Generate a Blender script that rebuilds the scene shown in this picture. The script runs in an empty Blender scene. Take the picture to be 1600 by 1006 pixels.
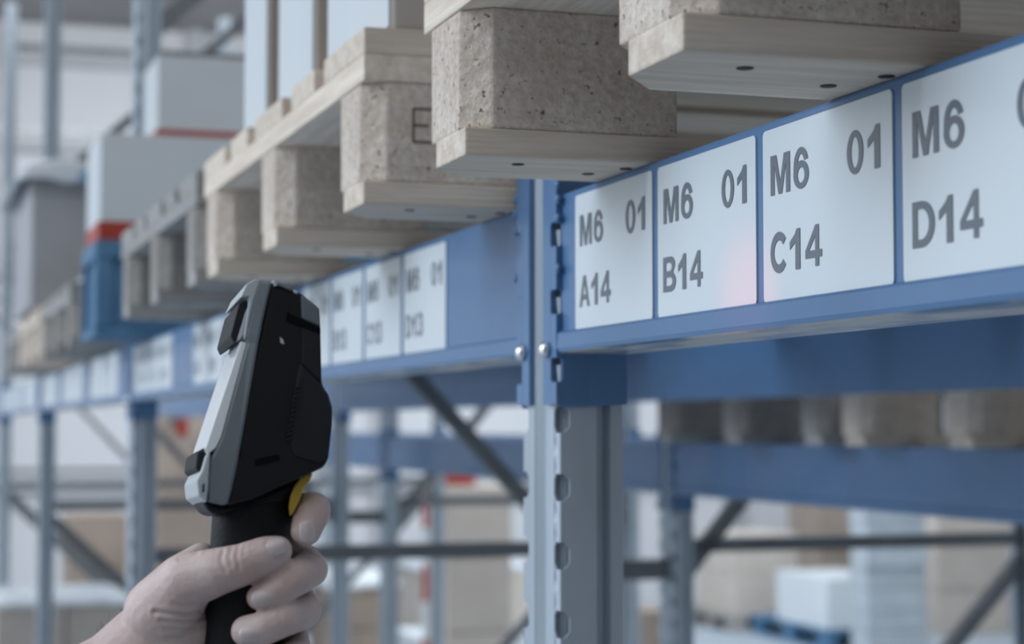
import bpy, bmesh, math, random
from mathutils import Vector, Matrix
random.seed(7)
R = math.radians
SC = bpy.context.scene
COL = SC.collection
# ---------------------------------------------------------------- camera
# world axes: X into the rack, Y along the aisle, Z up; the camera stands in the aisle at X=0, Y=0
PITCH, YAW, CAMZ, FPX = R(3.182), R(18.0), 1.55, 2950.0
cd = bpy.data.cameras.new('camera'); cam = bpy.data.objects.new('camera', cd); COL.objects.link(cam)
cd.sensor_width = 36.0; cd.lens = FPX / 1600 * 36.0
cam.location = (0, 0, CAMZ)
cam.rotation_euler = (R(90) + PITCH, 0, -YAW)
cd.clip_start = .02; cd.clip_end = 200
cd.dof.use_dof = True; cd.dof.focus_distance = 1.06; cd.dof.aperture_fstop = 7.6
SC.camera = cam
# ---------------------------------------------------------------- world, sun, added hall fills, exposure
w = bpy.data.worlds.new('world'); SC.world = w; w.use_nodes = True
bg = w.node_tree.nodes['Background']; bg.inputs[0].default_value = (.91, .97, 1.02, 1); bg.inputs[1].default_value = .88
sd = bpy.data.lights.new('sun', 'SUN'); sd.energy = 1.42; sd.angle = R(50); sd.color = (.80, .95, 1.13)
sun = bpy.data.objects.new('sun', sd); COL.objects.link(sun)
sun.rotation_euler = Vector((1.0, -.30, -.62)).to_track_quat('-Z', 'Y').to_euler()
def area(name, loc, sx, sy, energy, col=(.90, .97, 1.0)):
    l = bpy.data.lights.new(name, 'AREA'); l.shape = 'RECTANGLE'; l.size = sx; l.size_y = sy; l.energy = energy; l.color = col
    o = bpy.data.objects.new(name, l); COL.objects.link(o); o.location = loc
    return o
area('hall_fill', (5.0, 11.5, 4.7), 6, 5, 230, (.84, .95, 1.06))  # unseen overhead fill, added to brighten the far hall
area('wall_fill', (1.5, 9.0, 4.6), 4, .8, 200, (.95, .98, 1.0)).rotation_euler.x = R(80)  # unseen wash light, added to lift the upper far wall
area('hall_fill', (5.0, 5.0, 4.7), 3, 5, 120)  # second unseen overhead fill, added to brighten the rear area
SC.view_settings.view_transform = 'Standard'; SC.view_settings.look = 'None'
SC.view_settings.gamma = 1; SC.view_settings.use_curve_mapping = False
SC.view_settings.exposure = .30
# ---------------------------------------------------------------- materials
def mat(name, col, rough=.5, metal=0., spec=.5, var=0., vscale=8., bump=0., bscale=60., col2=None, stretch=None, coat=0., rnd=0., sss=0., detail=4):
    m = bpy.data.materials.new(name); m.use_nodes = True
    nt = m.node_tree; b = nt.nodes['Principled BSDF']
    b.inputs['Base Color'].default_value = (*col, 1); b.inputs['Roughness'].default_value = rough
    b.inputs['Metallic'].default_value = metal; b.inputs['Specular IOR Level'].default_value = spec
    b.inputs['Coat Weight'].default_value = coat
    if sss:
        b.inputs['Subsurface Weight'].default_value = sss; b.inputs['Subsurface Radius'].default_value = (.004, .0018, .001); b.inputs['Subsurface Scale'].default_value = 1
    tc = nt.nodes.new('ShaderNodeTexCoord'); mp = nt.nodes.new('ShaderNodeMapping')
    nt.links.new(tc.outputs['Object'], mp.inputs[0])
    if stretch: mp.inputs['Scale'].default_value = stretch
    csock = None
    if col2 or var:
        n = nt.nodes.new('ShaderNodeTexNoise'); n.inputs['Scale'].default_value = vscale; n.inputs['Detail'].default_value = detail; n.inputs['Roughness'].default_value = .6
        nt.links.new(mp.outputs[0], n.inputs[0])
        r = nt.nodes.new('ShaderNodeValToRGB'); nt.links.new(n.outputs['Fac'], r.inputs[0])
        a = col2 if col2 else tuple(c * (1 - var) for c in col)
        r.color_ramp.elements[0].position = .36; r.color_ramp.elements[1].position = .64
        r.color_ramp.elements[0].color = (*a, 1); r.color_ramp.elements[1].color = (*col, 1)
        csock = r.outputs[0]
    if rnd:
        oi = nt.nodes.new('ShaderNodeObjectInfo'); hs = nt.nodes.new('ShaderNodeHueSaturation'); mr = nt.nodes.new('ShaderNodeMapRange')
        nt.links.new(oi.outputs['Random'], mr.inputs[0]); mr.inputs[3].default_value = 1 - rnd; mr.inputs[4].default_value = 1 + rnd * .5
        nt.links.new(mr.outputs[0], hs.inputs['Value'])
        if csock: nt.links.new(csock, hs.inputs['Color'])
        else: hs.inputs['Color'].default_value = (*col, 1)
        csock = hs.outputs[0]
    if csock: nt.links.new(csock, b.inputs['Base Color'])
    if bump:
        n2 = nt.nodes.new('ShaderNodeTexNoise'); n2.inputs['Scale'].default_value = bscale; n2.inputs['Detail'].default_value = 5
        nt.links.new(mp.outputs[0], n2.inputs[0])
        bp = nt.nodes.new('ShaderNodeBump'); bp.inputs['Strength'].default_value = bump; bp.inputs['Distance'].default_value = .004
        nt.links.new(n2.outputs['Fac'], bp.inputs['Height']); nt.links.new(bp.outputs[0], b.inputs['Normal'])
    return m
def chip_mat(name, c1, c2, c3):
    """pressed wood chips: fine fibres, paler flakes and small dark pits"""
    m = mat(name, c1, .85, spec=.2); nt = m.node_tree; b = nt.nodes['Principled BSDF']
    tc = nt.nodes.new('ShaderNodeTexCoord')
    def noise(scale, detail, p0, p1, ca, cb):
        n = nt.nodes.new('ShaderNodeTexNoise'); n.inputs['Scale'].default_value = scale; n.inputs['Detail'].default_value = detail; n.inputs['Roughness'].default_value = .65
        nt.links.new(tc.outputs['Object'], n.inputs[0]); r = nt.nodes.new('ShaderNodeValToRGB'); nt.links.new(n.outputs['Fac'], r.inputs[0])
        r.color_ramp.elements[0].position = p0; r.color_ramp.elements[1].position = p1
        r.color_ramp.elements[0].color = (*ca, 1); r.color_ramp.elements[1].color = (*cb, 1)
        return n, r
    n1, r1 = noise(170, 6, .36, .62, c2, c1)
    n2, r2 = noise(150, 3, .33, .385, tuple(x / y for x, y in zip(c3, c1)), (1, 1, 1))
    n3, r3 = noise(26, 3, .35, .65, (.82, .79, .77), (1, 1, 1))
    last = r1.outputs[0]
    for r in (r2, r3):
        mu = nt.nodes.new('ShaderNodeMix'); mu.data_type = 'RGBA'; mu.blend_type = 'MULTIPLY'; mu.inputs[0].default_value = 1
        nt.links.new(last, mu.inputs[6]); nt.links.new(r.outputs[0], mu.inputs[7]); last = mu.outputs[2]
    nt.links.new(last, b.inputs['Base Color'])
    bp = nt.nodes.new('ShaderNodeBump'); bp.inputs['Strength'].default_value = .8; bp.inputs['Distance'].default_value = .004
    nt.links.new(n1.outputs['Fac'], bp.inputs['Height']); nt.links.new(bp.outputs[0], b.inputs['Normal'])
    return m
MT = dict(
    blue=mat('blue_paint', (.088, .195, .375), .36, spec=.5, var=.12, vscale=5, bump=.03, bscale=90, coat=.15),
    galv=mat('galvanised_steel', (.50, .57, .64), .40, metal=.40, var=.16, vscale=14, stretch=(1, 1, .25)),
    galv2=mat('galvanised_brace', (.22, .235, .25), .5, metal=.55, var=.2, vscale=10),
    zinc=mat('zinc_bolt', (.75, .77, .80), .28, metal=.9),
    white=mat('label_white', (.70, .755, .79), .33, spec=.5, coat=.15),
    ink=mat('label_ink', (.135, .16, .195), .38, spec=.6),
    chip=chip_mat('pressed_chips', (.88, .79, .69), (.68, .575, .485), (.26, .19, .15)),
    board=mat('pallet_board', (.84, .74, .625), .8, spec=.2, col2=(.66, .55, .455), vscale=9, bump=.35, bscale=40, stretch=(.5, 9, 9), rnd=.12),
    boardy=mat('pallet_stringer', (.86, .76, .645), .8, spec=.2, col2=(.68, .57, .475), vscale=9, bump=.35, bscale=40, stretch=(9, .5, 9), rnd=.12),
    greyboard=mat('weathered_board', (.47, .46, .45), .85, spec=.2, col2=(.30, .29, .28), vscale=9, bump=.3, bscale=40, stretch=(.5, 9, 9), rnd=.15),
    greychip=chip_mat('weathered_block', (.44, .42, .40), (.36, .34, .32), (.14, .13, .12)),
    bluewood=mat('blue_painted_wood', (.10, .22, .36), .6, spec=.3, col2=(.06, .15, .27), vscale=12, rnd=.1),
    carton=mat('brown_cardboard', (.40, .33, .28), .85, spec=.2, var=.12, vscale=4, rnd=.15),
    carton2=mat('pale_cardboard', (.56, .50, .45), .85, spec=.2, var=.1, vscale=4, rnd=.12),
    wrapped=mat('wrapped_carton', (.42, .42, .44), .6, spec=.4, var=.15, vscale=5),
    paper=mat('white_carton', (.67, .71, .74), .45, spec=.4, var=.05, vscale=5),
    red=mat('red_print', (.42, .045, .03), .45, var=.15, vscale=8),
    tape=mat('packing_tape', (.50, .44, .36), .3, spec=.5),
    film=mat('stretch_film', (.72, .77, .82), .22, spec=.6, var=.15, vscale=9, bump=.5, bscale=25),
    bluewhite=mat('pale_blue_pack', (.50, .56, .61), .4, var=.15, vscale=7, rnd=.1),
    black=mat('black_plastic', (.006, .0065, .008), .48, spec=.28, bump=.06, bscale=500),
    rubber=mat('black_rubber', (.011, .012, .0135), .6, spec=.3, bump=.12, bscale=400),
    grey=mat('grey_plastic', (.12, .138, .155), .45, spec=.5),
    silver=mat('silver_edge', (.50, .54, .57), .35, spec=.6, metal=.2),
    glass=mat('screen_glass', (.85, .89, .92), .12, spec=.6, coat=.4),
    darkglass=mat('dark_window', (.012, .015, .02), .08, spec=.6),
    void=mat('dark_recess', (.003, .003, .004), .8, spec=.1),
    yellow=mat('yellow_plastic', (.46, .30, .035), .45),
    skin=mat('skin', (.62, .50, .465), .5, spec=.35, col2=(.54, .40, .375), vscale=38, bump=.16, bscale=380, sss=.12),
    nail=mat('nail', (.57, .48, .465), .24, spec=.5),
    hair=mat('arm_hair', (.12, .09, .07), .5),
    wall=mat('hall_wall', (.66, .665, .69), .8, var=.04, vscale=.6),
    floor=mat('hall_floor', (.37, .42, .47), .5, var=.12, vscale=.8),
    ceil=mat('hall_ceiling', (.34, .32, .31), .8, var=.08, vscale=1),
    steel=mat('hall_steel', (.45, .46, .48), .6, var=.08, vscale=2),
)
def worn_blue():
    m = mat('worn_blue_paint', (.088, .195, .375), .36, var=.12, vscale=5, coat=.15); nt = m.node_tree; b = nt.nodes['Principled BSDF']
    src = b.inputs['Base Color'].links[0].from_socket
    tc = nt.nodes.new('ShaderNodeTexCoord'); sx = nt.nodes.new('ShaderNodeSeparateXYZ'); nt.links.new(tc.outputs['Normal'], sx.inputs[0])
    lt = nt.nodes.new('ShaderNodeMath'); lt.operation = 'LESS_THAN'; lt.inputs[1].default_value = -.9; nt.links.new(sx.outputs['Z'], lt.inputs[0])
    mp = nt.nodes.new('ShaderNodeMapping'); mp.inputs['Scale'].default_value = (12, 3.5, 1); nt.links.new(tc.outputs['Object'], mp.inputs[0])
    n = nt.nodes.new('ShaderNodeTexNoise'); n.inputs['Scale'].default_value = 2.2; n.inputs['Detail'].default_value = 6; nt.links.new(mp.outputs[0], n.inputs[0])
    r = nt.nodes.new('ShaderNodeValToRGB'); r.color_ramp.elements[0].position = .42; r.color_ramp.elements[1].position = .54; nt.links.new(n.outputs['Fac'], r.inputs[0])
    mu = nt.nodes.new('ShaderNodeMath'); mu.operation = 'MULTIPLY'; nt.links.new(lt.outputs[0], mu.inputs[0]); nt.links.new(r.outputs[0], mu.inputs[1])
    mx = nt.nodes.new('ShaderNodeMix'); mx.data_type = 'RGBA'; nt.links.new(mu.outputs[0], mx.inputs[0]); nt.links.new(src, mx.inputs[6]); mx.inputs[7].default_value = (.52, .51, .50, 1)
    nt.links.new(mx.outputs[2], b.inputs['Base Color'])
    return m
MT['wornblue'] = worn_blue()
# ---------------------------------------------------------------- mesh helpers
def add_box(bm, x0, x1, y0, y1, z0, z1, bev=0.):
    v = [bm.verts.new(p) for p in ((x0, y0, z0), (x1, y0, z0), (x1, y1, z0), (x0, y1, z0), (x0, y0, z1), (x1, y0, z1), (x1, y1, z1), (x0, y1, z1))]
    fs = [bm.faces.new([v[i] for i in q]) for q in ((3, 2, 1, 0), (4, 5, 6, 7), (0, 1, 5, 4), (1, 2, 6, 5), (2, 3, 7, 6), (3, 0, 4, 7))]
    if bev: bmesh.ops.bevel(bm, geom=list({e for f in fs for e in f.edges}), offset=bev, segments=2, affect='EDGES', profile=.6)
def add_prism(bm, pts, axis, a0, a1, bev=0.):
    """polygon pts extruded along axis; remaining axes in order"""
    def P(p, a):
        return {'x': (a, p[0], p[1]), 'y': (p[0], a, p[1]), 'z': (p[0], p[1], a)}[axis]
    A = [bm.verts.new(P(p, a0)) for p in pts]; B = [bm.verts.new(P(p, a1)) for p in pts]
    n = len(pts); fs = [bm.faces.new(A), bm.faces.new(B[::-1])]
    for i in range(n): fs.append(bm.faces.new((A[i], B[i], B[(i + 1) % n], A[(i + 1) % n])))
    bmesh.ops.recalc_face_normals(bm, faces=fs)
    if bev: bmesh.ops.bevel(bm, geom=list({e for f in fs for e in f.edges}), offset=bev, segments=2, affect='EDGES', profile=.6)
def add_bar(bm, p, q, w, d, up=Vector((0, 1, 0))):
    """square bar from p to q, width w (in plane normal to up), depth d along up"""
    p, q = Vector(p), Vector(q); t = (q - p).normalized(); s = t.cross(up).normalized() * w / 2; u = up * d / 2
    v = [bm.verts.new(c + a * s + b * u) for c in (p, q) for a, b in ((-1, -1), (1, -1), (1, 1), (-1, 1))]
    fs = [bm.faces.new([v[i] for i in f]) for f in ((0, 1, 2, 3), (7, 6, 5, 4), (0, 4, 5, 1), (1, 5, 6, 2), (2, 6, 7, 3), (3, 7, 4, 0))]
    bmesh.ops.recalc_face_normals(bm, faces=fs)
def add_cyl(bm, p, q, r, seg=12, r2=None):
    p, q = Vector(p), Vector(q); t = (q - p).normalized(); a = t.orthogonal().normalized(); b = t.cross(a); r2 = r if r2 is None else r2
    A = [bm.verts.new(p + (a * math.cos(i * 2 * math.pi / seg) + b * math.sin(i * 2 * math.pi / seg)) * r) for i in range(seg)]
    B = [bm.verts.new(q + (a * math.cos(i * 2 * math.pi / seg) + b * math.sin(i * 2 * math.pi / seg)) * r2) for i in range(seg)]
    fs = [bm.faces.new(A[::-1]), bm.faces.new(B)] + [bm.faces.new((A[i], A[(i + 1) % seg], B[(i + 1) % seg], B[i])) for i in range(seg)]
    bmesh.ops.recalc_face_normals(bm, faces=fs)
def add_ball(bm, c, r, sc=(1, 1, 1), seg=12):
    bmesh.ops.create_uvsphere(bm, u_segments=seg, v_segments=max(6, seg // 2), radius=1, matrix=Matrix.Translation(Vector(c)) @ Matrix.Diagonal((r * sc[0], r * sc[1], r * sc[2], 1)))
def finish(o, smooth):
    if smooth:
        for p in o.data.polygons: p.use_smooth = True
        m = o.modifiers.new('wn', 'WEIGHTED_NORMAL') if smooth == 'w' else None
def obj(name, bm, m, parent=None, smooth=False, loc=None, rz=0.):
    me = bpy.data.meshes.new(name); bm.to_mesh(me); bm.free()
    me.materials.append(MT[m] if isinstance(m, str) else m)
    o = bpy.data.objects.new(name, me); COL.objects.link(o)
    if parent: o.parent = parent
    if loc: o.location = loc
    o.rotation_euler.z = rz
    finish(o, smooth)
    return o
def inst(name, me, parent=None, loc=(0, 0, 0), rz=0.):
    o = bpy.data.objects.new(name, me); COL.objects.link(o); o.parent = parent; o.location = loc; o.rotation_euler.z = rz
    return o
def tag(o, label, cat, group=None):
    o['label'] = label; o['category'] = cat
    if group: o['group'] = group
    return o
def thing(name, label, cat, loc=(0, 0, 0), rz=0., group=None):
    o = bpy.data.objects.new(name, None); COL.objects.link(o); o.location = loc; o.rotation_euler.z = rz; o.empty_display_size = .05
    return tag(o, label, cat, group)
def copy_tree(o, parent=None):
    c = o.copy(); COL.objects.link(c); c.parent = parent
    for ch in list(o.children): copy_tree(ch, c)
    return c
def struct(name, bm, m, parent=None):
    o = obj(name, bm, m, parent)
    if not parent: o['kind'] = 'structure'
    return o
def bake(o):
    """replace the object's mesh with its modified mesh"""
    bpy.context.view_layer.update()
    me = bpy.data.meshes.new_from_object(o.evaluated_get(bpy.context.evaluated_depsgraph_get()))
    o.modifiers.clear(); o.data = me
    return me
# ---------------------------------------------------------------- the hall
b = bmesh.new(); add_box(b, -8, 14, -4, 16, -.1, 0); struct('floor', b, 'floor')
b = bmesh.new(); add_box(b, -8, 14, 15.5, 15.7, 0, 4.8); wf = struct('wall_far', b, 'wall')
b = bmesh.new(); add_box(b, 14, 14.2, -4, 15.7, 0, 4.8); struct('wall_right', b, 'wall')
b = bmesh.new(); add_box(b, -3.0, 14, -4.2, -4, 0, 4.8); struct('wall_near', b, 'ceil')  # unseen end wall, set here to cut low light from behind
b = bmesh.new(); add_box(b, -3.2, -3.0, -4.2, .2, 0, 4.8); struct('wall_shade_left', b, 'ceil')  # short unseen wall, added to keep light off camera-facing sides
b = bmesh.new(); add_box(b, -3.0, 14, 1.5, 15.7, 4.8, 4.95); struct('ceiling', b, 'ceil')
n = 0
for z in (1.05, 2.75, 3.75, 4.45):
    b = bmesh.new(); add_box(b, -8, 14, 15.40, 15.5, z, z + .09); n += 1; struct('trim_%d' % n, b, 'steel')
for x in (.6, 2.2, 3.8, 5.4, 7.0, 8.6, 10.2):
    b = bmesh.new(); add_box(b, x, x + .14, 15.36, 15.5, 0, 4.8); n += 1; struct('trim_%d' % n, b, 'steel')
# ---------------------------------------------------------------- pallet racks
X0, PITCHY, PW, BEAMZ = .4633, 2.65, .084, 1.604
YC = 1.352                                             # centre line of the upright beside the location labels
# -- post: folded steel channel with slots wrapped round both front corners
def slot_panel(bm, n, z0, pitch, w, full, P, sb=.0155, st=.0355, ch=.0045):
    """strip between a folded corner (u=0) and u=full, notched at the corner in every pitch; P(u,z)->xyz"""
    for i in range(n):
        z = z0 + i * pitch
        def F(pts): bm.faces.new([bm.verts.new(P(u, z + h)) for u, h in pts])
        F(((w, 0), (full, 0), (full, pitch), (w, pitch)))
        F(((0, 0), (w, 0), (w, sb + ch), (w - ch, sb), (0, sb)))
        F(((0, st), (w - ch, st), (w, st - ch), (w, pitch), (0, pitch)))
def make_post(h=3.6):
    bm = bmesh.new(); n = int(h / .05); zz = .0056 - .0255
    for s in (-1, 1):
        c = s * .042
        slot_panel(bm, n, zz, .05, .0125, .027, lambda u, z: (0, c - s * u, z))
        slot_panel(bm, n, zz, .05, .0065, .028, lambda u, z: (u, c, z))
        prof = [(.028, c), (.0315, c - s * .010), (.0365, c - s * .010), (.040, c - s * .002), (.049, c - s * .002), (.049, c - s * .020)]
        prof2 = [(0, s * .015), (.0065, s * .0095), (.0065, 0)]
        for pr in (prof, prof2):
            for (xa, ya), (xb, yb) in zip(pr, pr[1:]):
                bm.faces.new([bm.verts.new(p) for p in ((xa, ya, zz), (xb, yb, zz), (xb, yb, zz + n * .05), (xa, ya, zz + n * .05))])
    bmesh.ops.remove_doubles(bm, verts=bm.verts, dist=.0002)
    bmesh.ops.recalc_face_normals(bm, faces=bm.faces)
    bmesh.ops.triangulate(bm, faces=[f for f in bm.faces if len(f.verts) > 4])
    o = obj('post', bm, 'galv')
    md = o.modifiers.new('s', 'SOLIDIFY'); md.thickness = .0018; md.offset = 0
    me = bake(o); bpy.data.objects.remove(o)
    return me
POST = make_post()
def bar_mesh(name, p, q, wd, d, m='galv2'):
    bm = bmesh.new(); add_bar(bm, p, q, wd, d); me = bpy.data.meshes.new(name); bm.to_mesh(me); bm.free(); me.materials.append(MT[m]); return me
def frame_meshes(depth, mirror):
    a, z = .03, depth - .03
    f = (lambda x: depth - x) if mirror else (lambda x: x)
    hz = bar_mesh('brace', (a, 0, 0), (z, 0, 0), .032, .028)
    dg = [bar_mesh('diagonal_brace', (f(z), 0, 1.20), (f(a), 0, 2.28), .034, .028), bar_mesh('diagonal_brace', (f(a), 0, 1.25), (f(z), 0, .30), .034, .028),
          bar_mesh('diagonal_brace', (f(a), 0, 2.38), (f(z), 0, 3.33), .034, .028)]
    bt = bmesh.new()
    add_cyl(bt, (0, -.019, 0), (0, .019, 0), .007, 8); bm_ = bpy.data.meshes.new('bolt'); bt.to_mesh(bm_); bt.free(); bm_.materials.append(MT['zinc'])
    return hz, dg, bm_, f
def rack_frame(x, y, depth, meshes, label, group):
    hz, dg, bolt, f = meshes
    t = thing('upright_frame', label, 'rack frame', (x, y, 0), 0, group)
    inst('post', POST, t); inst('post', POST, t, (depth, 0, 0), math.pi)
    for z in (.24, 1.28, 2.33, 3.38): inst('brace', hz, t, (0, 0, z))
    for d in dg: inst('diagonal_brace', d, t)
    for z in (.24, 1.28, 2.33):
        for xx in (.036, depth - .036): inst('bolt', bolt, t, (xx, 0, z))
    for xx in (.03, depth - .03):
        b = bmesh.new(); add_box(b, xx - .055, xx + .055, -.06, .06, 0, .008); obj('foot_plate', b, 'galv2', t)
    return t
DF, DB, XB = 1.075, .98, 1.67
fm = frame_meshes(DF, False); fb = frame_meshes(DB, True)
for k, lab in ((-1, 'galvanised upright frame of the front rack beside the nearest labels, behind the viewer'), (0, 'slotted galvanised upright frame with blue connectors between labels D13 and A14'),
               (1, 'blurred galvanised upright frame rising behind the white red-banded boxes'), (2, 'third galvanised upright frame along the front rack, left of the scanner'),
               (3, 'fourth galvanised upright frame along the front rack, at the left picture edge'), (4, 'farthest galvanised upright frame of the front rack')):
    rack_frame(X0, YC + k * PITCHY, DF, fm, lab, 'upright frames of the front rack')
for k, lab in ((0, 'nearest galvanised upright frame of the rear rack'), (1, 'grey upright frame of the rear rack with one level brace and two diagonals, lower right'),
               (2, 'blurred grey upright frame of the rear rack just left of the slotted post'), (3, 'far upright frame of the rear rack, seen behind the scanner'), (4, 'farthest upright frame of the rear rack')):
    rack_frame(XB, YC + k * PITCHY, DB, fb, lab, 'upright frames of the rear rack')
for k in range(0, 4):
    b = bmesh.new(); add_box(b, X0 + DF - .003, XB + .003, -.022, .022, 0, .045)
    tag(obj('row_spacer', b, 'galv2', loc=(0, YC + k * PITCHY + .004, 1.205)), ['short steel spacer joining the nearest front and rear frames', 'short dark steel spacer right of the slotted post below the rear beam',
        'short steel spacer joining the front and rear racks left of the slotted post', 'farthest short steel spacer between the two racks'][k], 'spacer', 'row spacers between the racks')
# -- shelf beams with hooked end connectors
BL = PITCHY - PW
def beam_meshes():
    h = .1175
    bm = bmesh.new()
    prof = [(-.0045, .004), (-.0035, .0012), (-.001, 0), (.05, 0), (.05, h), (.0018, h), (.0005, h - .0005), (0, h - .002), (0, .0165), (-.003, .0155), (-.0042, .014)]
    add_prism(bm, prof, 'y', -BL / 2 + .004, BL / 2 - .004)
    o = obj('beam_body', bm, 'wornblue', smooth=False); body = o.data; bpy.data.objects.remove(o)
    con = []
    for s in (1, -1):
        bm = bmesh.new(); yc = s * (BL / 2 - .0042); xc = -.005
        zlo, zhi = -.033, .142
        P1 = lambda u, z: (xc, yc + s * u, z)
        P2 = lambda u, z: (xc + u, yc, z)
        for P, wn, full in ((P1, .0125, .0300), (P2, .0050, .0545)):
            slot_panel(bm, 3, -.0375, .05, wn, full, P, .0165, .0345, .002)
            for za, zb in ((zlo + .012, -.0375), (.1125, zhi)):
                bm.faces.new([bm.verts.new(P(u, z)) for u, z in ((0, za), (full, za), (full, zb), (0, zb))]) if zb > za else None
        bmesh.ops.remove_doubles(bm, verts=bm.verts, dist=.0003)
        bmesh.ops.recalc_face_normals(bm, faces=bm.faces)
        bmesh.ops.triangulate(bm, faces=[f for f in bm.faces if len(f.verts) > 4])
        o = obj('connector', bm, 'blue')
        md = o.modifiers.new('s', 'SOLIDIFY'); md.thickness = .0036; md.offset = -1
        mb = o.modifiers.new('b', 'BEVEL'); mb.width = .0015; mb.segments = 2; mb.limit_method = 'ANGLE'
        con.append(bake(o)); bpy.data.objects.remove(o)
    bm = bmesh.new(); add_ball(bm, (0, 0, 0), .0062, (.75, 1, 1), 16); add_cyl(bm, (0, 0, 0), (.006, 0, 0), .0036, 12)
    o = obj('rivet', bm, 'zinc', smooth=True); rv = o.data; bpy.data.objects.remove(o)
    bm = bmesh.new(); add_ball(bm, (0, 0, 0), .0028, (.9, 1.1, 1.4), 10)
    o = obj('weld_bead', bm, 'blue', smooth=True); wb = o.data; bpy.data.objects.remove(o)
    return body, con, rv, wb
BODY, CON, RIVET, WELD = beam_meshes()
def shelf_beam(x, y, z, rz, label, group):
    t = thing('shelf_beam', label, 'shelf beam', (x, y, z), rz, group)
    inst('beam_body', BODY, t)
    for s, c in zip((1, -1), CON):
        cn = inst('connector', c, t)
        inst('rivet', RIVET, cn, (-.0075, s * (BL / 2 + .014), .003))
        for dz in (.124, .113, .099, .062): inst('weld_bead', WELD, cn, (-.0045, s * (BL / 2 - .0075), dz))
    return t
wordb = ['blue shelf beam carrying the four sharp white labels A14 to D14', 'blue shelf beam left of the slotted post carrying the D13 labels', 'blurred blue shelf beam with pale labels left of the scanner', 'far blue shelf beam at the left picture edge', 'farthest blue shelf beam of the front rack']
wordr = ['dark blue rear beam of the front rack under the large labels, right of the slotted post', 'dark blue rear beam of the front rack left of the slotted post', 'rear beam of the front rack behind the scanner', 'far rear beam of the front rack', 'farthest rear beam of the front rack']
for k in range(-1, 4):
    y = YC + (k + .5) * PITCHY
    shelf_beam(X0, y, BEAMZ, 0, wordb[k + 1], 'front shelf beams'); shelf_beam(X0 + DF, y, BEAMZ, math.pi, wordr[k + 1], 'rear shelf beams')
wordc = ['grey-blue beam of the rear rack crossing the lower right', 'pale blue beam of the rear rack between scanner and slotted post', 'far pale blue beam of the rear rack behind the scanner', 'farthest front beam of the rear rack']
wordd = ['back beam of the rear rack hidden behind the lower right pallets', 'back beam of the rear rack left of the slotted post', 'far back beam of the rear rack', 'farthest back beam of the rear rack']
for k in range(0, 4):
    y = YC + (k + .5) * PITCHY
    shelf_beam(XB, y, 1.3985, 0, wordc[k], 'front beams of the rear rack'); shelf_beam(XB + DB, y, 1.3985, math.pi, wordd[k], 'back beams of the rear rack')
# ---------------------------------------------------------------- location labels
def arc(cx, cy, rx, ry, a0, a1, n=14): return [(cx + rx * math.cos(R(a0 + (a1 - a0) * i / n)), cy + ry * math.sin(R(a0 + (a1 - a0) * i / n))) for i in range(n + 1)]
def stroke(path, wd):
    L, Rr = [], []
    for i, p in enumerate(path):
        a = path[max(0, i - 1)]; c = path[min(len(path) - 1, i + 1)]
        dx, dy = c[0] - a[0], c[1] - a[1]; l = math.hypot(dx, dy) or 1
        L.append((p[0] - dy / l * wd / 2, p[1] + dx / l * wd / 2)); Rr.append((p[0] + dy / l * wd / 2, p[1] - dx / l * wd / 2))
    return [L + Rr[::-1]]
def glyph(ch):
    """closed loops in a unit box (width 1, cap height 1)"""
    if ch == 'M': return [[(0, 0), (.2, 0), (.2, .76), (.41, 0), (.59, 0), (.8, .76), (.8, 0), (1, 0), (1, 1), (.7, 1), (.5, .3), (.3, 1), (0, 1)]]
    if ch == '0': return [arc(.5, .5, .5, .51, 0, 354, 30), arc(.5, .5, .235, .36, 0, 354, 30)]
    if ch == '6': return [arc(.5, .56, .48, .45, 18, 180) + arc(.5, .335, .5, .345, 180, 480, 26) + arc(.5, .58, .22, .26, 168, 20), arc(.5, .325, .235, .19, 0, 354, 22)]
    if ch == '1': return [[(1, 0), (1, 1.0), (.68, 1.0), (.5, .87), (.02, .70), (.02, .50), (.55, .68), (.55, 0)]]
    if ch == '4': return [[(.6, 0), (.82, 0), (.82, .21), (1, .21), (1, .39), (.82, .39), (.82, 1.0), (.62, 1.0), (0, .40), (0, .21), (.6, .21)], [(.6, .39), (.22, .39), (.6, .73)]]
    if ch == '3': return stroke(arc(.46, .74, .32, .175, 165, -85, 14) + arc(.46, .285, .37, .195, 80, -165, 16), .21)
    if ch == 'C': return stroke(arc(.53, .5, .41, .41, 38, 322, 26), .215)
    if ch == 'D': return [[(0, 0), (.42, 0)] + arc(.42, .5, .58, .5, -85, 85, 16) + [(.42, 1), (0, 1)], [(.23, .17), (.40, .17)] + arc(.40, .5, .35, .33, -85, 85, 14) + [(.40, .83), (.23, .83)]]
    if ch == 'B': return [[(0, 0), (.58, 0)] + arc(.60, .275, .40, .275, -88, 60, 10) + arc(.56, .765, .37, .235, -50, 88, 10) + [(0, 1)],
                          [(.23, .17), (.56, .17)] + arc(.56, .29, .18, .12, -85, 85, 8) + [(.23, .41)], [(.23, .59), (.52, .59)] + arc(.52, .71, .17, .12, -85, 85, 8) + [(.23, .83)]]
    if ch == 'A': return [[(0, 0), (.22, 0), (.30, .22), (.70, .22), (.78, 0), (1, 0), (.62, 1), (.38, 1)], [(.36, .39), (.64, .39), (.5, .78)]]
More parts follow.
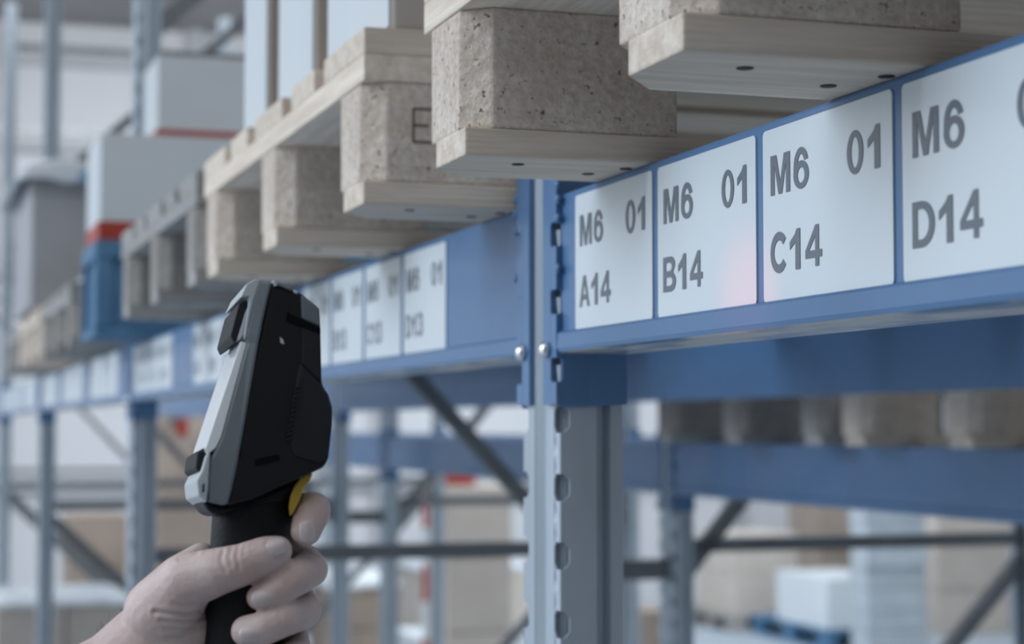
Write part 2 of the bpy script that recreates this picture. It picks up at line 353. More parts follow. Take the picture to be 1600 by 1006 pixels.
def lettering(items):
    """flat mesh of one group of characters in metres, facing -X; measured from the label's lower left corner"""
    cu = bpy.data.curves.new('lettering', 'CURVE'); cu.dimensions = '2D'; cu.fill_mode = 'BOTH'
    for ch, x, wd, y in items:
        for lp in glyph(ch):
            sp = cu.splines.new('POLY'); sp.points.add(len(lp) - 1); sp.use_cyclic_u = True
            for q, (px, py) in zip(sp.points, lp): q.co = ((x + px * wd) / 1000, (y + py * 22.2) / 1000, 0, 1)
    o = bpy.data.objects.new('lettering', cu); COL.objects.link(o); bpy.context.view_layer.update()
    me = bpy.data.meshes.new_from_object(o.evaluated_get(bpy.context.evaluated_depsgraph_get())); bpy.data.objects.remove(o)
    for v in me.vertices: v.co = (0, -v.co.x, v.co.y)               # lay it on a plane facing -X
    me.materials.clear(); me.materials.append(MT['ink']); me.name = 'lettering'
    return me
LW, LH = .1458, .0968
def plate_mesh():
    bm = bmesh.new(); r = .003
    pts = []
    for cx, cy, a in ((LW - r, r, -90), (LW - r, LH - r, 0), (r, LH - r, 90), (r, r, 180)): pts += arc(cx, cy, r, r, a, a + 90, 4)
    add_prism(bm, [(-px, py) for px, py in pts], 'x', -.0009, 0)
    me = bpy.data.meshes.new('location_label'); bm.to_mesh(me); bm.free(); me.materials.append(MT['white']); return me
PLATE = plate_mesh(); LET = {}
def loc_label(y, code, label, group, z=1.6195, text=True):
    o = inst('location_label', PLATE, None, (X0 - .0001, y, z)); tag(o, label, 'label', group)
    if text:
        for ch, x, wd, y in (('M', 10.2, 24, 59.3), ('6', 38.6, 18, 59.3), ('0', 99.6, 17.2, 59.3), ('1', 121.3, 12.6, 59.3), (code[0], 9.2, 20.5, 15.8), ('1', 33.2, 12.6, 15.8), (code[2], 52, 19, 15.8)):
            key = (ch, x, y)
            if key not in LET: LET[key] = lettering([(ch, x, wd, y)])
            inst('letter' if ch in 'MABCD' else 'digit', LET[key], o, (-.00125, 0, 0))
    return o
for i, c in enumerate('ABCD'):
    loc_label(1.2752 - i * .1555, c + '14', 'large white location label reading M6 01 %s14 on the blue beam' % c, 'labels on the near beam')
pos = ['nearest to the slotted post', 'half hidden by the scanner', 'farthest along that beam']
for g in range(3):
    for i, c in enumerate('DCBA'):
        loc_label(1.7602 + g * .885 + i * .158, c + '13', 'blurred white location label lettered %s13, in the group of four %s' % (c, pos[g]), 'labels on the beam left of the slotted post', z=1.6188)
for k in (1, 2):
    for g in range(3):
        for i in range(4):
            loc_label(YC + k * PITCHY + .40 + g * .84 + i * .158, '', ['nearest', 'second', 'third', 'farthest'][i] + ' pale label of the ' + ['first', 'middle', 'last'][g] + ' group on the ' + ['blurred beam left of the scanner', 'far beam at the left edge'][k - 1], 'pale labels on the far beams', text=False)
# ---------------------------------------------------------------- pallets
def pallet_proto(mb, ms, mc, name):
    B1, BK, ST, DK = .018, .078, .021, .021
    t = thing(name, '', 'pallet')
    ys = (.0, .3515, .7)                                            # runner rows across the pallet
    bm = bmesh.new(); c = .024
    add_prism(bm, [(0, 0), (1.2, 0), (1.2, .092), (1.2 - c, .1), (c, .1), (0, .068)], 'z', 0, B1, .0015)
    o = obj('runner', bm, mb, t); run = o.data; runs = [o] + [inst('runner', run, t, (0, y, 0)) for y in ys[1:]]
    bm = bmesh.new(); add_cyl(bm, (0, 0, -.0006), (0, 0, .002), .0042, 10); no_ = obj('nail', bm, 'rubber'); nm = no_.data; bpy.data.objects.remove(no_)
    blocks = []
    for ch in (1, 0):
        bm = bmesh.new(); pts = [(.018, 0), (.145, 0), (.145, .096), (.012, .096), (0, .082), (0, .016)] if ch else [(0, 0), (.145, 0), (.145, .096), (0, .096)]
        add_prism(bm, pts, 'z', B1, B1 + BK, .002); o = obj('block', bm, mc); blocks.append(o.data); bpy.data.objects.remove(o)
    for y in ys:
        inst('block', blocks[0], t, (.001, y + .001, 0)); inst('block', blocks[1], t, (.5275, y + .002, 0)); inst('block', blocks[0], t, (1.199, y + .098, 0), math.pi)
    bm = bmesh.new(); add_box(bm, 0, .145, 0, .8, B1 + BK, B1 + BK + ST, .0015); o = obj('stringer', bm, ms, t); st = o.data
    for x in (.5275, 1.055): inst('stringer', st, t, (x, 0, 0))
    zt = B1 + BK + ST; y = 0
    for wd, gap in ((.145, .04), (.1, .045), (.14, .045), (.1, .04), (.145, 0)):
        bm = bmesh.new(); add_box(bm, 0, 1.2, y, y + wd, zt, zt + DK, .0015); obj('deck_board', bm, mb, t); y += wd + gap
    for r_ in runs:
        for q in ((.045, .03), (.105, .06), (.12, .028)): inst('nail', nm, r_, (q[0], q[1], 0))
    return t
def place(t, x, y, z, label, group):
    t.location = (x, y, z); tag(t, label, 'pallet', group)
    return t
PZ = BEAMZ + .1177
A = pallet_proto('board', 'boardy', 'chip', 'wooden_pallet'); G = pallet_proto('greyboard', 'greyboard', 'greychip', 'wooden_pallet'); BLU = pallet_proto('bluewood', 'bluewood', 'bluewood', 'blue_pallet')
grp = 'pallets on the front rack'
place(A, .338, .4362, PZ, 'wooden pallet overhanging the sharp white labels at the top right', grp)
place(copy_tree(A), .338, 1.411, PZ, 'pale wooden pallet with EP stamped block carrying three tall cartons', grp)
place(G, .338, 2.275, PZ, 'weathered grey pallet left of the pallet of tall cartons', grp)
place(copy_tree(G), .345, 4.12, PZ, 'weathered pallet with a low brown carton beyond the blue crate', grp)
place(copy_tree(A), .340, 4.97, PZ, 'pallet under the film-topped brown carton stack at the left', grp)
place(copy_tree(G), .345, 5.80, PZ, 'farthest weathered pallet of the third bay', grp)
for i, (y, s) in enumerate(((2.24, A), (3.10, G), (1.40, A))):
    place(copy_tree(s), 1.60, y, 1.5165, ['shaded wooden pallet on the rear rack beam at the right picture edge', 'shaded grey wooden pallet on the rear rack beam right of the slotted post', 'shaded wooden pallet on the rear rack, nearest to the viewer'][i], 'pallets on the rear rack')
NP = place(copy_tree(A), .338, -.44, PZ, 'wooden pallet added on the near beam beyond the right picture edge for its shade', grp)  # unseen pallet, added with its load to shade the nearest blocks
# letters stamped on the block of the second pallet
MT['stamp'] = mat('stamp_ink', (.20, .16, .13), .9)
pp = [o for o in bpy.data.objects if o.get('label', '').startswith('pale wooden pallet')][0]
pb = [o for o in pp.children if o.name.startswith('block')][0]
for x, segs in ((.040, ((0, 0, 0, 1), (0, 1, .6, 1), (0, .5, .5, .5), (0, 0, .6, 0))), (.064, ((0, 0, 0, 1), (0, 1, .55, 1), (.55, 1, .55, .5), (0, .5, .55, .5)))):
    bm = bmesh.new()
    for x1, z1, x2, z2 in segs:
        p = Vector((x + x1 * .025, 0, z1 * .026)); q = Vector((x + x2 * .025, 0, z2 * .026)); add_bar(bm, p, q, .0022, .0006)
    st = obj('stamped_letter', bm, 'stamp', pb); st.location = (-.001, -.0002, .050); st['label'] = 'burnt brown stamped letter'
# ---------------------------------------------------------------- goods on the pallets
DZ = PZ + .138
def carton(name, label, x0, x1, y0, y1, z0, z1, m='carton', front=None, band=None, tape=True, group=None, cat='box'):
    t = thing(name, label, cat, ((x0 + x1) / 2, (y0 + y1) / 2, z0), 0, group)
    dx, dy, h = (x1 - x0) / 2, (y1 - y0) / 2, z1 - z0
    e = min(dx, dy, h) * .03
    bm = bmesh.new(); add_box(bm, -dx, dx, -dy, dy, 0, h, e); obj('box_body', bm, m, t)
    k = .0012 if h < .5 else .003
    if front:
        bm = bmesh.new(); add_box(bm, -dx - k, -dx + k, -dy + e, dy - e, e, h - e); obj('front_panel', bm, front, t)
    if band:
        bm = bmesh.new(); add_box(bm, -dx - k, dx - .002, -dy - k, dy - .002, 0.001, band); obj('colour_band', bm, 'red', t)
    if tape:
        bm = bmesh.new(); tw = min(.025, dx * .3); add_box(bm, -tw, tw, -dy - k, dy + k, h - min(.07, h * .25), h + k); obj('tape', bm, 'tape', t)
        bm = bmesh.new(); add_box(bm, -dx + e, dx - e, -.0015, .0015, h - .001, h + .0006); obj('flap_seam', bm, 'rubber', t)
    return t
carton('shade_carton', 'large brown carton on the pallet beyond the right picture edge', .37, 1.45, -.40, .33, DZ, 2.7, 'carton')  # unseen load, added to block high light from behind
carton('shade_carton', 'large brown carton on the pallet above the sharp white labels', .44, 1.45, .47, 1.20, DZ, 2.7, 'carton')  # unseen load, added to block skylight over this pallet
g3 = 'tall cartons on the pale pallet'
carton('tall_carton', 'tall carton with white front nearest the slotted post', .362, .90, 1.414, 1.640, DZ, 2.75, 'carton2', 'paper', group=g3)
carton('tall_carton', 'middle one of the three tall white-fronted cartons', .362, .90, 1.700, 1.868, DZ, 2.75, 'carton2', 'paper', group=g3)
carton('tall_carton', 'leftmost of the three tall white-fronted cartons', .362, .90, 1.932, 2.066, DZ, 2.75, 'carton2', 'paper', group=g3)
def crate(label, x0, x1, y0, y1, z0, z1):
    """blue plastic crate: floor, ribbed walls, rim and corner posts"""
    t = thing('plastic_crate', label, 'crate', ((x0 + x1) / 2, (y0 + y1) / 2, z0)); dx, dy, h = (x1 - x0) / 2, (y1 - y0) / 2, z1 - z0
    bm = bmesh.new(); add_box(bm, -dx + .012, dx - .012, -dy + .012, dy - .012, .012, h - .03, .004); obj('crate_wall', bm, 'bluewood', t)
    for zz, k in ((0, .018), (h - .034, .034)):
        bm = bmesh.new(); add_box(bm, -dx, dx, -dy, dy, zz, zz + k, .003); obj('rim', bm, 'bluewood', t)
    for sx in (-1, 1):
        for sy in (-1, 1):
            ex, ey = sx * (dx - .0015), sy * (dy - .0015); bm = bmesh.new(); add_box(bm, min(ex, ex - sx * .03), max(ex, ex - sx * .03), min(ey, ey - sy * .03), max(ey, ey - sy * .03), .019, h - .035, .003); obj('corner_post', bm, 'bluewood', t)
    for i in range(1, 7):
        xx = -dx + i * 2 * dx / 7
        bm = bmesh.new(); add_box(bm, xx - .008, xx + .008, -dy + .003, dy - .003, .01, h - .03, .002); obj('rib', bm, 'bluewood', t)
    return t
crate('blue plastic crate under the white red-banded boxes', .352, 1.53, 3.65, 3.925, PZ, 1.906)
carton('white_box', 'large white box with red lower band on the blue crate', .360, .95, 3.66, 3.915, 1.9065, 2.114, 'paper', band=.037, tape=False)
carton('white_box', 'white box with thin red band stacked on the larger white box', .470, .95, 3.68, 3.90, 2.1145, 2.275, 'paper', band=.014, tape=False)
carton('brown_carton', 'low brown carton on the weathered pallet behind the blue crate', .40, .95, 4.2, 4.8, DZ, 1.90, 'wrapped')
TB = carton('brown_carton', 'tall grey-brown carton under stretch film at the left', .318, .93, 5.0, 5.7, DZ, 2.20, 'wrapped')
def film_cap(own, label, x0, x1, y0, y1, z0, z1, m='film'):
    ox, oy, oz = own.location; x0 -= ox; x1 -= ox; y0 -= oy; y1 -= oy; z0 -= oz; z1 -= oz
    bm = bmesh.new(); nx, ny = 16, 16; rng = random.Random(int(x0 * 1000) % 97); g = []
    for i in range(nx + 1):
        row = []
        for j in range(ny + 1):
            u, v = i / nx * 2 - 1, j / ny * 2 - 1; m_ = max(abs(u), abs(v))
            z = z1 - (z1 - z0) * max(0, (m_ - .72) / .28) ** 1.5 + rng.uniform(-.1, .1) * (z1 - z0)
            row.append(bm.verts.new(((x0 + x1) / 2 + u * (x1 - x0) / 2 * (1 if m_ < .9 else 1.01), (y0 + y1) / 2 + v * (y1 - y0) / 2, z)))
        g.append(row)
    for i in range(nx):
        for j in range(ny): bm.faces.new((g[i][j], g[i + 1][j], g[i + 1][j + 1], g[i][j + 1]))
    o = obj('stretch_film', bm, m, own, smooth=True); md = o.modifiers.new('s', 'SOLIDIFY'); md.thickness = .004; md.offset = 1
    o['label'] = label
film_cap(TB, 'crumpled pale stretch film', .275, .96, 4.94, 5.74, 2.18, 2.25)
bm = bmesh.new(); add_box(bm, -.19, -.145, -.424, -.40, .318, .350); obj('blue_tag', bm, mat('pale_blue_tag', (.25, .42, .55), .5), TB)
# ---------------------------------------------------------------- goods standing on the floor beyond the racks
def stack(name, label, x0, x1, y, d, z0, z1, m, layers=1, cols=1, group=None):
    """wrapped load built of cartons in layers"""
    t = thing(name, label, 'box stack', ((x0 + x1) / 2, y + d / 2, z0), 0, group)
    dx = (x1 - x0) / cols; h = (z1 - z0) / layers
    for l in range(layers):
        for c in range(cols):
            o_ = random.uniform(-.012, .012)
            bm = bmesh.new(); add_box(bm, -(x1 - x0) / 2 + c * dx + .003, -(x1 - x0) / 2 + (c + 1) * dx - .003, -d / 2 + o_, d / 2 + o_, l * h, (l + 1) * h - .004, .006); obj('carton', bm, m, t)
    return t
def floor_pallet(x, y, label, src):
    p = place(copy_tree(src), x, y, 0, label, 'pallets on the hall floor'); return p
floor_pallet(2.36, 10.6, 'floor pallet under the brown carton stack right of the hand', A)
ST_ = stack('carton_stack', 'brown carton stack with pale top beside the fingers', 2.38, 2.79, 10.7, .6, .1385, .64, 'carton', 2, 1)
film_cap(ST_, 'pale stretch film', 2.36, 2.81, 10.68, 11.32, .62, .70)
ST_ = stack('carton_stack', 'tan cartons under the level brace left of the slotted post', 3.84, 4.68, 14.0, .8, 0, .46, 'carton2', 1, 2)
film_cap(ST_, 'pale stretch film', 3.82, 4.70, 13.98, 14.82, .45, .52)
stack('white_bundle', 'low white bundle on the floor left of the slotted post', 3.15, 3.92, 11.6, .7, 0, .22, 'paper', 2, 1)
floor_pallet(6.0, 13.15, 'floor pallet under the grey wrapped stack, lower right', G)
stack('carton_stack', 'grey wrapped stack left of the white box, lower right', 6.06, 6.60, 13.2, .7, .1385, .74, 'carton2', 2, 1)
place(BLU, 6.96, 11.9, 0, 'blue floor pallet under the low white box', 'pallets on the hall floor').rotation_euler.z = R(90)
stack('white_bundle', 'low white box on the blue floor pallet, lower right', 6.18, 6.70, 11.93, .8, .1385, .50, 'paper', 1, 1)
stack('pack_stack', 'pale blue stack of packs in thin layers, lower right', 5.77, 6.20, 10.6, .22, 0, 1.07, 'bluewhite', 8, 1)
stack('carton_stack', 'beige carton stack beside the rear post at the right edge', 7.40, 8.02, 12.5, .7, 0, 1.0, 'carton2', 3, 1)
stack('carton_stack', 'grey-brown box behind the white box on the blue floor pallet', 7.3, 7.62, 14.2, .6, 0, 1.02, 'carton', 2, 1)
ST_ = stack('carton_stack', 'pale carton pair at the bottom left corner', .42, 1.02, 8.6, .55, 0, .78, 'carton2', 3, 2)
film_cap(ST_, 'pale stretch film', .40, 1.04, 8.58, 9.17, .76, .81)
stack('carton_stack', 'brown carton stack behind the diagonal brace at lower left', 1.02, 1.39, 12.1, .5, 0, 1.0, 'carton', 3, 1)
s_ = stack('carton_stack', 'tall red-brown carton stack behind the scanner', 1.42, 1.80, 10.9, .5, 0, 1.62, 'carton', 4, 1)
bm = bmesh.new(); add_box(bm, -.09, -.03, -.268, -.262, 1.50, 1.62); obj('shipping_card', bm, 'red', s_)['label'] = 'red card'
stack('carton_stack', 'low brown carton at the bottom edge right of the slotted post', 3.46, 3.72, 8.6, .3, 0, .66, 'carton', 1, 1)
stack('carton_stack', 'grey-beige cartons left of the slotted post under a red box', 2.92, 3.3, 10.15, .4, 0, 1.225, 'carton2', 3, 1)
carton('red_box', 'small dark red box on grey-beige cartons left of the slotted post', 2.94, 3.10, 10.2, 10.5, 1.2255, 1.285, 'red', tape=False)
t = thing('barrier_post', 'thin red and white striped post left of the slotted post', 'post', (2.75, 10.0, 0))
for i in range(6):
    bm = bmesh.new(); add_cyl(bm, (0, 0, i * .2), (0, 0, i * .2 + .2), .018, 10); obj('band', bm, 'red' if i % 2 else 'paper', t)
bm = bmesh.new(); add_cyl(bm, (0, 0, 0), (0, 0, .03), .14, 16, .10); obj('base', bm, 'rubber', t)
# ---------------------------------------------------------------- scanner and hand (local frame in millimetres: x right, y up, z to the viewer)
RT = Vector((math.cos(YAW), -math.sin(YAW), 0)); FH = Vector((math.sin(YAW), math.cos(YAW), 0))
ORG = Vector((.1703, .9462, 1.4877))                                # grip of the scanner
nrm = (Vector((0, 0, CAMZ)) - ORG).normalized(); rr = (RT - nrm * RT.dot(nrm)).normalized(); uu = nrm.cross(rr)
LM = Matrix(((rr.x, uu.x, nrm.x, ORG.x), (rr.y, uu.y, nrm.y, ORG.y), (rr.z, uu.z, nrm.z, ORG.z), (0, 0, 0, 1))) @ Matrix.Scale(.001, 4)
S = 3.1
def D(x, y): return ((x - 400) / S, (860 - y) / S)                  # drawing grid of the grip sketch -> millimetres
YW = R(7.0)
ROT = Matrix.Rotation(YW, 4, 'Y')
def local_obj(name, bm, m, parent, rot=True, smooth=False, bevel=0., seg=2):
    if rot: bm.transform(ROT)
    bm.transform(Matrix.Scale(.001, 4))
    o = obj(name, bm, m, parent, smooth)
    if bevel:
        md = o.modifiers.new('b', 'BEVEL'); md.width = bevel / 1000; md.segments = seg; md.limit_method = 'ANGLE'; md.angle_limit = R(25)
    return o
LMN = LM @ Matrix.Scale(1000, 4)
scn = tag(bpy.data.objects.new('barcode_scanner', None), 'black handheld scanner with grey screen frame and yellow trigger, held upright', 'scanner'); COL.objects.link(scn); scn.matrix_world = LMN; scn.empty_display_size = .02
SH = -37 * math.sin(YW)                                             # near edge shift caused by the yaw
def poly(pts): return [(D(*p)[0] + SH, D(*p)[1]) for p in pts]
def extr(bm, pts, z0, z1):
    add_prism(bm, pts, 'z', z0, z1)
# dark body side
body = poly([(421, 451), (441, 455), (470, 468), (498, 489), (500, 520), (503, 606), (514, 622), (520, 642), (520, 668), (515, 718), (509, 733), (484, 744), (440, 764), (400, 783), (364, 792), (360, 778), (377, 718), (393, 600), (411, 510)])
bm = bmesh.new(); extr(bm, body, -36, 36); local_obj('housing', bm, 'black', scn, bevel=3.5, seg=3)
# raised shoulder plates on the side (back bulge and nose cap)
bm = bmesh.new(); extr(bm, poly([(468, 575), (500, 607), (512, 624), (517, 645), (511, 716), (500, 728), (462, 718), (452, 690), (460, 620)]), 34.5, 37.2)
local_obj('side_panel', bm, 'rubber', scn, bevel=1.2)
bm = bmesh.new(); extr(bm, poly([(468, 470), (496, 490), (498, 518), (470, 507)]), -37, 37); local_obj('nose_cap', bm, 'grey', scn, bevel=1)
bm = bmesh.new(); extr(bm, poly([(469, 471), (497, 490), (499, 520), (502, 604), (471, 577)]), -36.2, 36.6); local_obj('front_shell', bm, 'rubber', scn, bevel=.8)
bm = bmesh.new(); extr(bm, poly([(447, 498), (499, 521), (499, 531), (447, 511)]), -36.8, 36.8); local_obj('seam', bm, 'void', scn)
for i in range(12):                                                 # speaker ribs
    y = 612 + i * 7.2; x = 461 - i * 1.1
    bm = bmesh.new(); extr(bm, poly([(x, y), (x + 9, y - 4), (x + 9, y - 1), (x, y + 3)]), 36.5, 37.9); local_obj('grip_rib', bm, 'rubber', scn)
bm = bmesh.new(); extr(bm, poly([(402, 723), (438, 714), (440, 724), (404, 733)]), 35.2, 36.25); local_obj('side_slot', bm, 'void', scn)
bm = bmesh.new(); extr(bm, poly([(437, 536), (442, 540), (444, 547), (438, 545)]), 35.2, 36.4); local_obj('side_mark', bm, 'silver', scn)
# grey frame between screen and body: chamfered band
def band(bm, left, right, zl, zr):
    """strip whose left edge is narrower (zl) than its right edge (zr)"""
    n_ = len(left); rows = []
    for (lx, ly), (rx, ry) in zip(left, right):
        rows.append([bm.verts.new(p) for p in ((lx, ly, zl), (rx, ry, zr), (rx, ry, -zr), (lx, ly, -zl))])
    fs = []
    for a, c in zip(rows, rows[1:]):
        for i in range(4): fs.append(bm.faces.new((a[i], a[(i + 1) % 4], c[(i + 1) % 4], c[i])))
    fs.append(bm.faces.new(rows[0])); fs.append(bm.faces.new(rows[-1][::-1]))
    bmesh.ops.recalc_face_normals(bm, faces=fs)
lf = poly([(404, 448), (397, 470), (388, 520), (384, 538), (387, 547), (351, 690), (344, 706), (336, 722), (333, 768), (335, 786)])
rt = poly([(424, 451), (418, 478), (411, 511), (408, 530), (405, 545), (383, 690), (379, 712), (376, 733), (368, 772), (362, 792)])
bm = bmesh.new(); band(bm, lf, rt, 33.5, 36.8); local_obj('screen_frame', bm, 'grey', scn, bevel=1.5)
# light front rim, top and bottom caps
rim_t = poly([(386, 455), (399, 447), (406, 449), (398, 476), (393, 500), (386, 540), (383, 540), (388, 500), (391, 474), (377, 476)])
bm = bmesh.new(); extr(bm, rim_t, -34, 33.8); local_obj('top_rim', bm, 'silver', scn, bevel=.8)
bm = bmesh.new(); extr(bm, poly([(388, 478), (376, 484), (364, 534), (369, 545), (382, 536), (387, 500)]), -33, 30.5); local_obj('earpiece', bm, 'rubber', scn, bevel=.6)
bm = bmesh.new(); extr(bm, poly([(390, 488), (386, 498), (374, 541), (379, 540), (384, 531)]), 20, 31.5); local_obj('earpiece_glass', bm, 'silver', scn, bevel=.4)
rim_b = poly([(336, 722), (334, 768), (332, 788), (326, 783), (319, 778), (316, 755), (324, 738), (330, 716), (336, 712)])
bm = bmesh.new(); extr(bm, rim_b, -33, 34); local_obj('bottom_rim', bm, 'silver', scn, bevel=1.2)
bm = bmesh.new(); extr(bm, poly([(325, 762), (328, 758), (328, 771), (325, 773)]), 33.5, 34.5); local_obj('screw_slot', bm, 'rubber', scn)
bm = bmesh.new(); extr(bm, poly([(331, 703), (318, 712), (316, 736), (323, 742), (333, 718)]), -33, 28); local_obj('corner_pad', bm, 'rubber', scn, bevel=1)
# screen
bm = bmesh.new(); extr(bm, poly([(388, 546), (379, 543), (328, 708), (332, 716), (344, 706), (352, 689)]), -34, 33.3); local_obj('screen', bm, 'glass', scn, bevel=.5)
# top keys
for a, m in (([(424, 450), (429, 449), (432, 458), (427, 459)], 'silver'), ([(431, 453), (454, 461), (453, 465), (431, 457)], 'grey'), ([(457, 463), (463, 466), (462, 470), (456, 467)], 'silver')):
    bm = bmesh.new(); extr(bm, poly(a), 18, 37.5); local_obj('top_key', bm, m, scn, bevel=.5)
# grip
def loft(bm, secs, seg=24):
    rings = []
    for (cx, cy, rx, rz) in secs:
        rings.append([bm.verts.new((cx + rx * math.copysign(abs(math.cos(t)) ** .75, math.cos(t)), cy, rz * math.copysign(abs(math.sin(t)) ** .75, math.sin(t)))) for t in (2 * math.pi * i / seg for i in range(seg))])
    fs = []
    for a, c in zip(rings, rings[1:]):
        for i in range(seg): fs.append(bm.faces.new((a[i], a[(i + 1) % seg], c[(i + 1) % seg], c[i])))
    fs.append(bm.faces.new(rings[0])); fs.append(bm.faces.new(rings[-1]))
    bmesh.ops.recalc_face_normals(bm, faces=fs)
def sec(x0, x1, y, rz): (a, yy), (c, _) = D(x0, y), D(x1, y); return ((a + c) / 2, yy, (c - a) / 2, rz)
bm = bmesh.new(); loft(bm, [sec(362, 480, 748, 20), sec(352, 466, 770, 19), sec(338, 459, 795, 18.5), sec(336, 457, 830, 18), sec(334, 455, 880, 17.5), sec(331, 450, 940, 17.5), sec(327, 446, 1000, 17.5), sec(322, 442, 1060, 18), sec(318, 446, 1095, 20), sec(318, 446, 1105, 19)])
local_obj('grip', bm, 'rubber', scn, rot=False, smooth=True)
bm = bmesh.new(); extr(bm, poly([(326, 780), (364, 793), (440, 766), (482, 746), (470, 764), (452, 784), (400, 792), (352, 806), (337, 800)]), -24, 24); local_obj('neck', bm, 'black', scn, bevel=2)
tr = [(490, 741), (486, 753), (477, 764), (470, 784), (461, 803), (456, 807), (454, 792), (456, 776), (461, 763), (470, 750), (479, 743)]
bm = bmesh.new(); extr(bm, [D(*p) for p in tr], -12, 27); local_obj('trigger', bm, 'yellow', scn, rot=False, bevel=.8)
bm = bmesh.new(); extr(bm, poly([(499, 534), (503, 536), (505, 600), (501, 598)]), -24, 24); local_obj('scan_window', bm, 'darkglass', scn, bevel=.6)
# the scanner's red aiming beam
sl = bpy.data.lights.new('aiming_light', 'SPOT'); sl.color = (1, .05, .08); sl.energy = .6; sl.spot_size = R(22); sl.spot_blend = 1.0; sl.shadow_soft_size = .006
so = bpy.data.objects.new('aiming_light', sl); COL.objects.link(so)
so.location = LM @ Vector(((512 - 400) / S, (860 - 560) / S, 0)); so.rotation_euler = (Vector((X0, .985, 1.622)) - so.location).to_track_quat('-Z', 'Y').to_euler()
# ---- hand
def cone(bm, p, q, r1, r2, fl=(1, 1, 1)):
    """tapered capsule: hull of two balls"""
    t_ = bmesh.new()
    for c, r in ((p, r1), (q, r2)):
        bmesh.ops.create_uvsphere(t_, u_segments=20, v_segments=12, radius=r, matrix=Matrix.Translation(Vector(c)))
    h = bmesh.ops.convex_hull(t_, input=t_.verts[:])
    bmesh.ops.delete(t_, geom=[g for g in h['geom_interior'] if isinstance(g, bmesh.types.BMVert)], context='VERTS')
    me_ = bpy.data.meshes.new('t'); t_.to_mesh(me_); t_.free(); bm.from_mesh(me_); bpy.data.meshes.remove(me_)
def H(x, y, z): a = D(x, y); return (a[0], a[1], z)
def chain(bm, pts):
    for (x, y, z, r), (x2, y2, z2, r2) in zip(pts, pts[1:]): cone(bm, H(x, y, z), H(x2, y2, z2), r / S, r2 / S)
bm = bmesh.new()
chain(bm, [(438, 859, 28, 23), (420, 866, 29, 29), (386, 880, 28, 32), (350, 890, 25, 36), (303, 905, 16, 43), (262, 962, 2, 58)])               # thumb
chain(bm, [(322, 872, -4, 26), (292, 900, 0, 36), (255, 950, -2, 50)])                                                                           # web towards the index
chain(bm, [(481, 829, 24, 24), (488, 808, 20, 27), (494, 796, 2, 28), (478, 796, -26, 30), (392, 846, -36, 32), (300, 920, -22, 42), (258, 985, -8, 60)])   # index
chain(bm, [(411, 929, 27, 19), (430, 924, 29, 23), (463, 901, 24, 29), (490, 888, 6, 28), (482, 878, -24, 30), (398, 886, -38, 32), (300, 950, -24, 44)])   # middle
chain(bm, [(394, 979, 28, 24), (416, 976, 30, 26), (448, 962, 26, 27), (482, 953, 6, 27), (474, 935, -24, 28), (394, 936, -36, 31), (300, 980, -22, 46)])   # ring
chain(bm, [(424, 1032, 27, 22), (446, 1026, 27, 23), (472, 1016, 10, 23), (464, 990, -20, 26), (386, 985, -32, 30), (295, 1015, -18, 46)])                  # little
chain(bm, [(315, 1000, -2, 34), (300, 980, -2, 46), (262, 1000, -4, 66)])                                                                        # heel of the palm
chain(bm, [(320, 1040, -4, 40), (280, 1040, -4, 60)])
chain(bm, [(262, 985, -4, 62), (240, 1016, -6, 74), (205, 1056, -8, 80), (120, 1112, -10, 92), (-60, 1225, -16, 118)])                          # wrist and forearm
chain(bm, [(275, 1050, -6, 66), (225, 1085, -8, 78), (120, 1150, -10, 92), (-60, 1265, -16, 118)])
chain(bm, [(462, 812, -14, 22), (468, 850, -14, 26), (470, 905, -14, 26), (466, 975, -12, 24)])
bm.transform(Matrix.Scale(.001, 4))
hand = obj('person', bm, 'skin', smooth=True); hand.matrix_world = LMN
rm = hand.modifiers.new('r', 'REMESH'); rm.mode = 'VOXEL'; rm.voxel_size = .0009; rm.use_smooth_shade = True
sm = hand.modifiers.new('s', 'SMOOTH'); sm.iterations = 7; sm.factor = .5
bake(hand)
# skin creases pressed into the surface
CR = [([(380, 849), (377, 867), (381, 886)], .55, .8), ([(371, 852), (366, 868), (370, 882)], .4, .8), ([(357, 860), (354, 874), (361, 890)], .45, .8), ([(388, 850), (386, 866)], .3, .7),
      ([(256, 950), (280, 953), (305, 955), (328, 951), (342, 943)], 1.1, 1.0), ([(266, 963), (300, 966), (332, 960)], .6, 1.0), ([(272, 977), (300, 979), (328, 974)], .5, 1.1), ([(276, 990), (326, 988)], .4, 1.1),
      ([(285, 938), (300, 944), (318, 940)], .4, 1.0), ([(292, 872), (306, 869), (318, 862)], .5, 1.0), ([(452, 884), (456, 898), (452, 912)], .3, .8), ([(441, 950), (445, 966), (441, 984)], .3, .8)]
nv = [v.normal.copy() for v in hand.data.vertices]
for v, n_ in zip(hand.data.vertices, nv):
    if n_.z < .15: continue
    x, y = v.co.x * 1000, v.co.y * 1000; push = 0
    for pl, dp, wd in CR:
        q = [D(*p) for p in pl]
        if not (min(a[0] for a in q) - 3 < x < max(a[0] for a in q) + 3 and min(a[1] for a in q) - 3 < y < max(a[1] for a in q) + 3): continue
        dm = 9.
        for a, c in zip(q, q[1:]):
            ux, uy = c[0] - a[0], c[1] - a[1]; tt = max(0, min(1, ((x - a[0]) * ux + (y - a[1]) * uy) / (ux * ux + uy * uy)))
            dm = min(dm, math.hypot(x - a[0] - tt * ux, y - a[1] - tt * uy))
        push += dp * math.exp(-(dm / wd) ** 2) - .35 * dp * math.exp(-((dm - 2.2) / 1.0) ** 2)
    if push: v.co -= n_ * push * .001
for p in hand.data.polygons: p.use_smooth = True
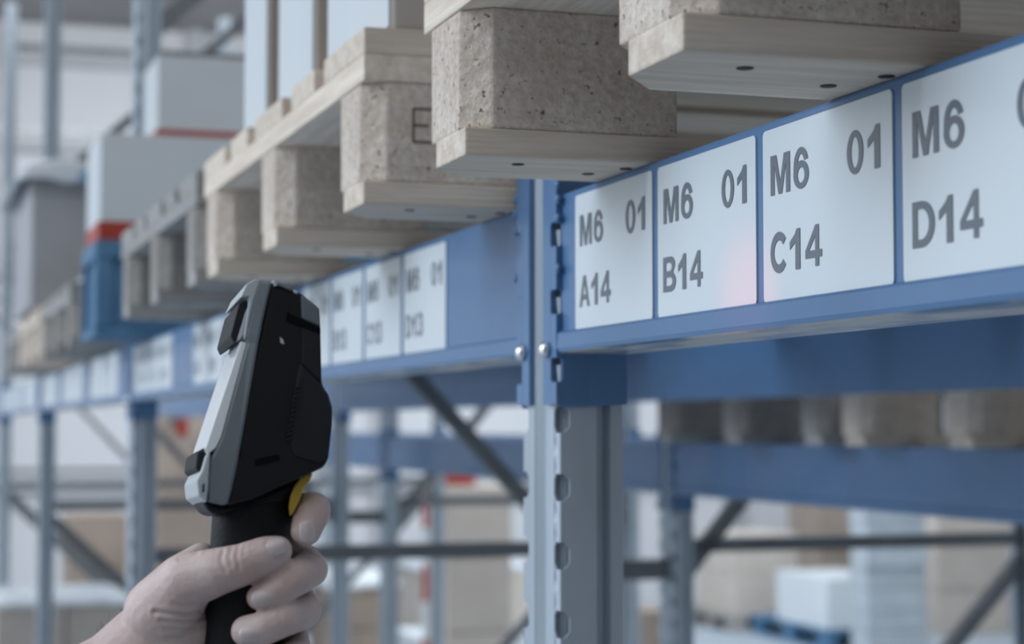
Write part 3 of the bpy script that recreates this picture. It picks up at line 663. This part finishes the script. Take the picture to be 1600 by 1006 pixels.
tag(hand, 'bare left hand and wrist gripping the black scanner, thumb across the grip', 'person')
def nail(c, along, out, ln, wd):
    """curved nail plate: c centre on the surface, along = towards the tip, out = facing"""
    a = Vector(along).normalized(); o_ = Vector(out).normalized(); a = (a - o_ * a.dot(o_)).normalized(); s_ = o_.cross(a)
    bm = bmesh.new(); n_ = 10; g = []
    for i in range(n_ + 1):
        row = []
        for j in range(n_ + 1):
            u = i / n_ * 2 - 1; v = j / n_ * 2 - 1
            k = math.sqrt(max(0, 1 - .30 * u * u)); h_ = -wd * .30 * v * v - ln * .10 * u * u
            p = Vector(c) + a * u * ln / 2 * math.sqrt(max(0, 1 - .34 * v * v)) + s_ * v * wd / 2 * k + o_ * h_
            row.append(bm.verts.new(p))
        g.append(row)
    for i in range(n_):
        for j in range(n_): bm.faces.new((g[i][j], g[i + 1][j], g[i + 1][j + 1], g[i][j + 1]))
    bm.transform(Matrix.Scale(.001, 4))
    ob = obj('fingernail', bm, 'nail', hand, True); md = ob.modifiers.new('s', 'SOLIDIFY'); md.thickness = .0007; md.offset = 0
nail(H(431, 849, 37.0), (.95, .30, -.12), (-.10, .50, .86), 12.5, 11)
nail(H(485, 831, 33.3), (.20, -.95, .2), (.28, -.05, .95), 11, 9)
nail(H(418, 928, 35.9), (-.95, -.22, -.1), (-.05, .05, 1), 12, 9.5)
nail(H(401, 981, 38.0), (-.95, -.12, -.1), (-.05, .05, 1), 12.5, 10)
# sparse hair along the wrist outline
bm = bmesh.new(); rng = random.Random(3)
for i in range(60):
    q = rng.random(); x, y = 266 - 100 * q + rng.uniform(-8, 8), 906 + 86 * q + rng.uniform(-6, 8)
    p = Vector(H(x, y, rng.uniform(-14, -3))); d_ = Vector((rng.uniform(-.8, .1), rng.uniform(.5, 1), rng.uniform(-.2, .4))).normalized() * rng.uniform(3, 5)
    add_cyl(bm, p, p + d_, .09, 3, .03)
bm.transform(Matrix.Scale(.001, 4)); hr = obj('arm_hair', bm, 'hair', hand); hr['kind'] = 'stuff'
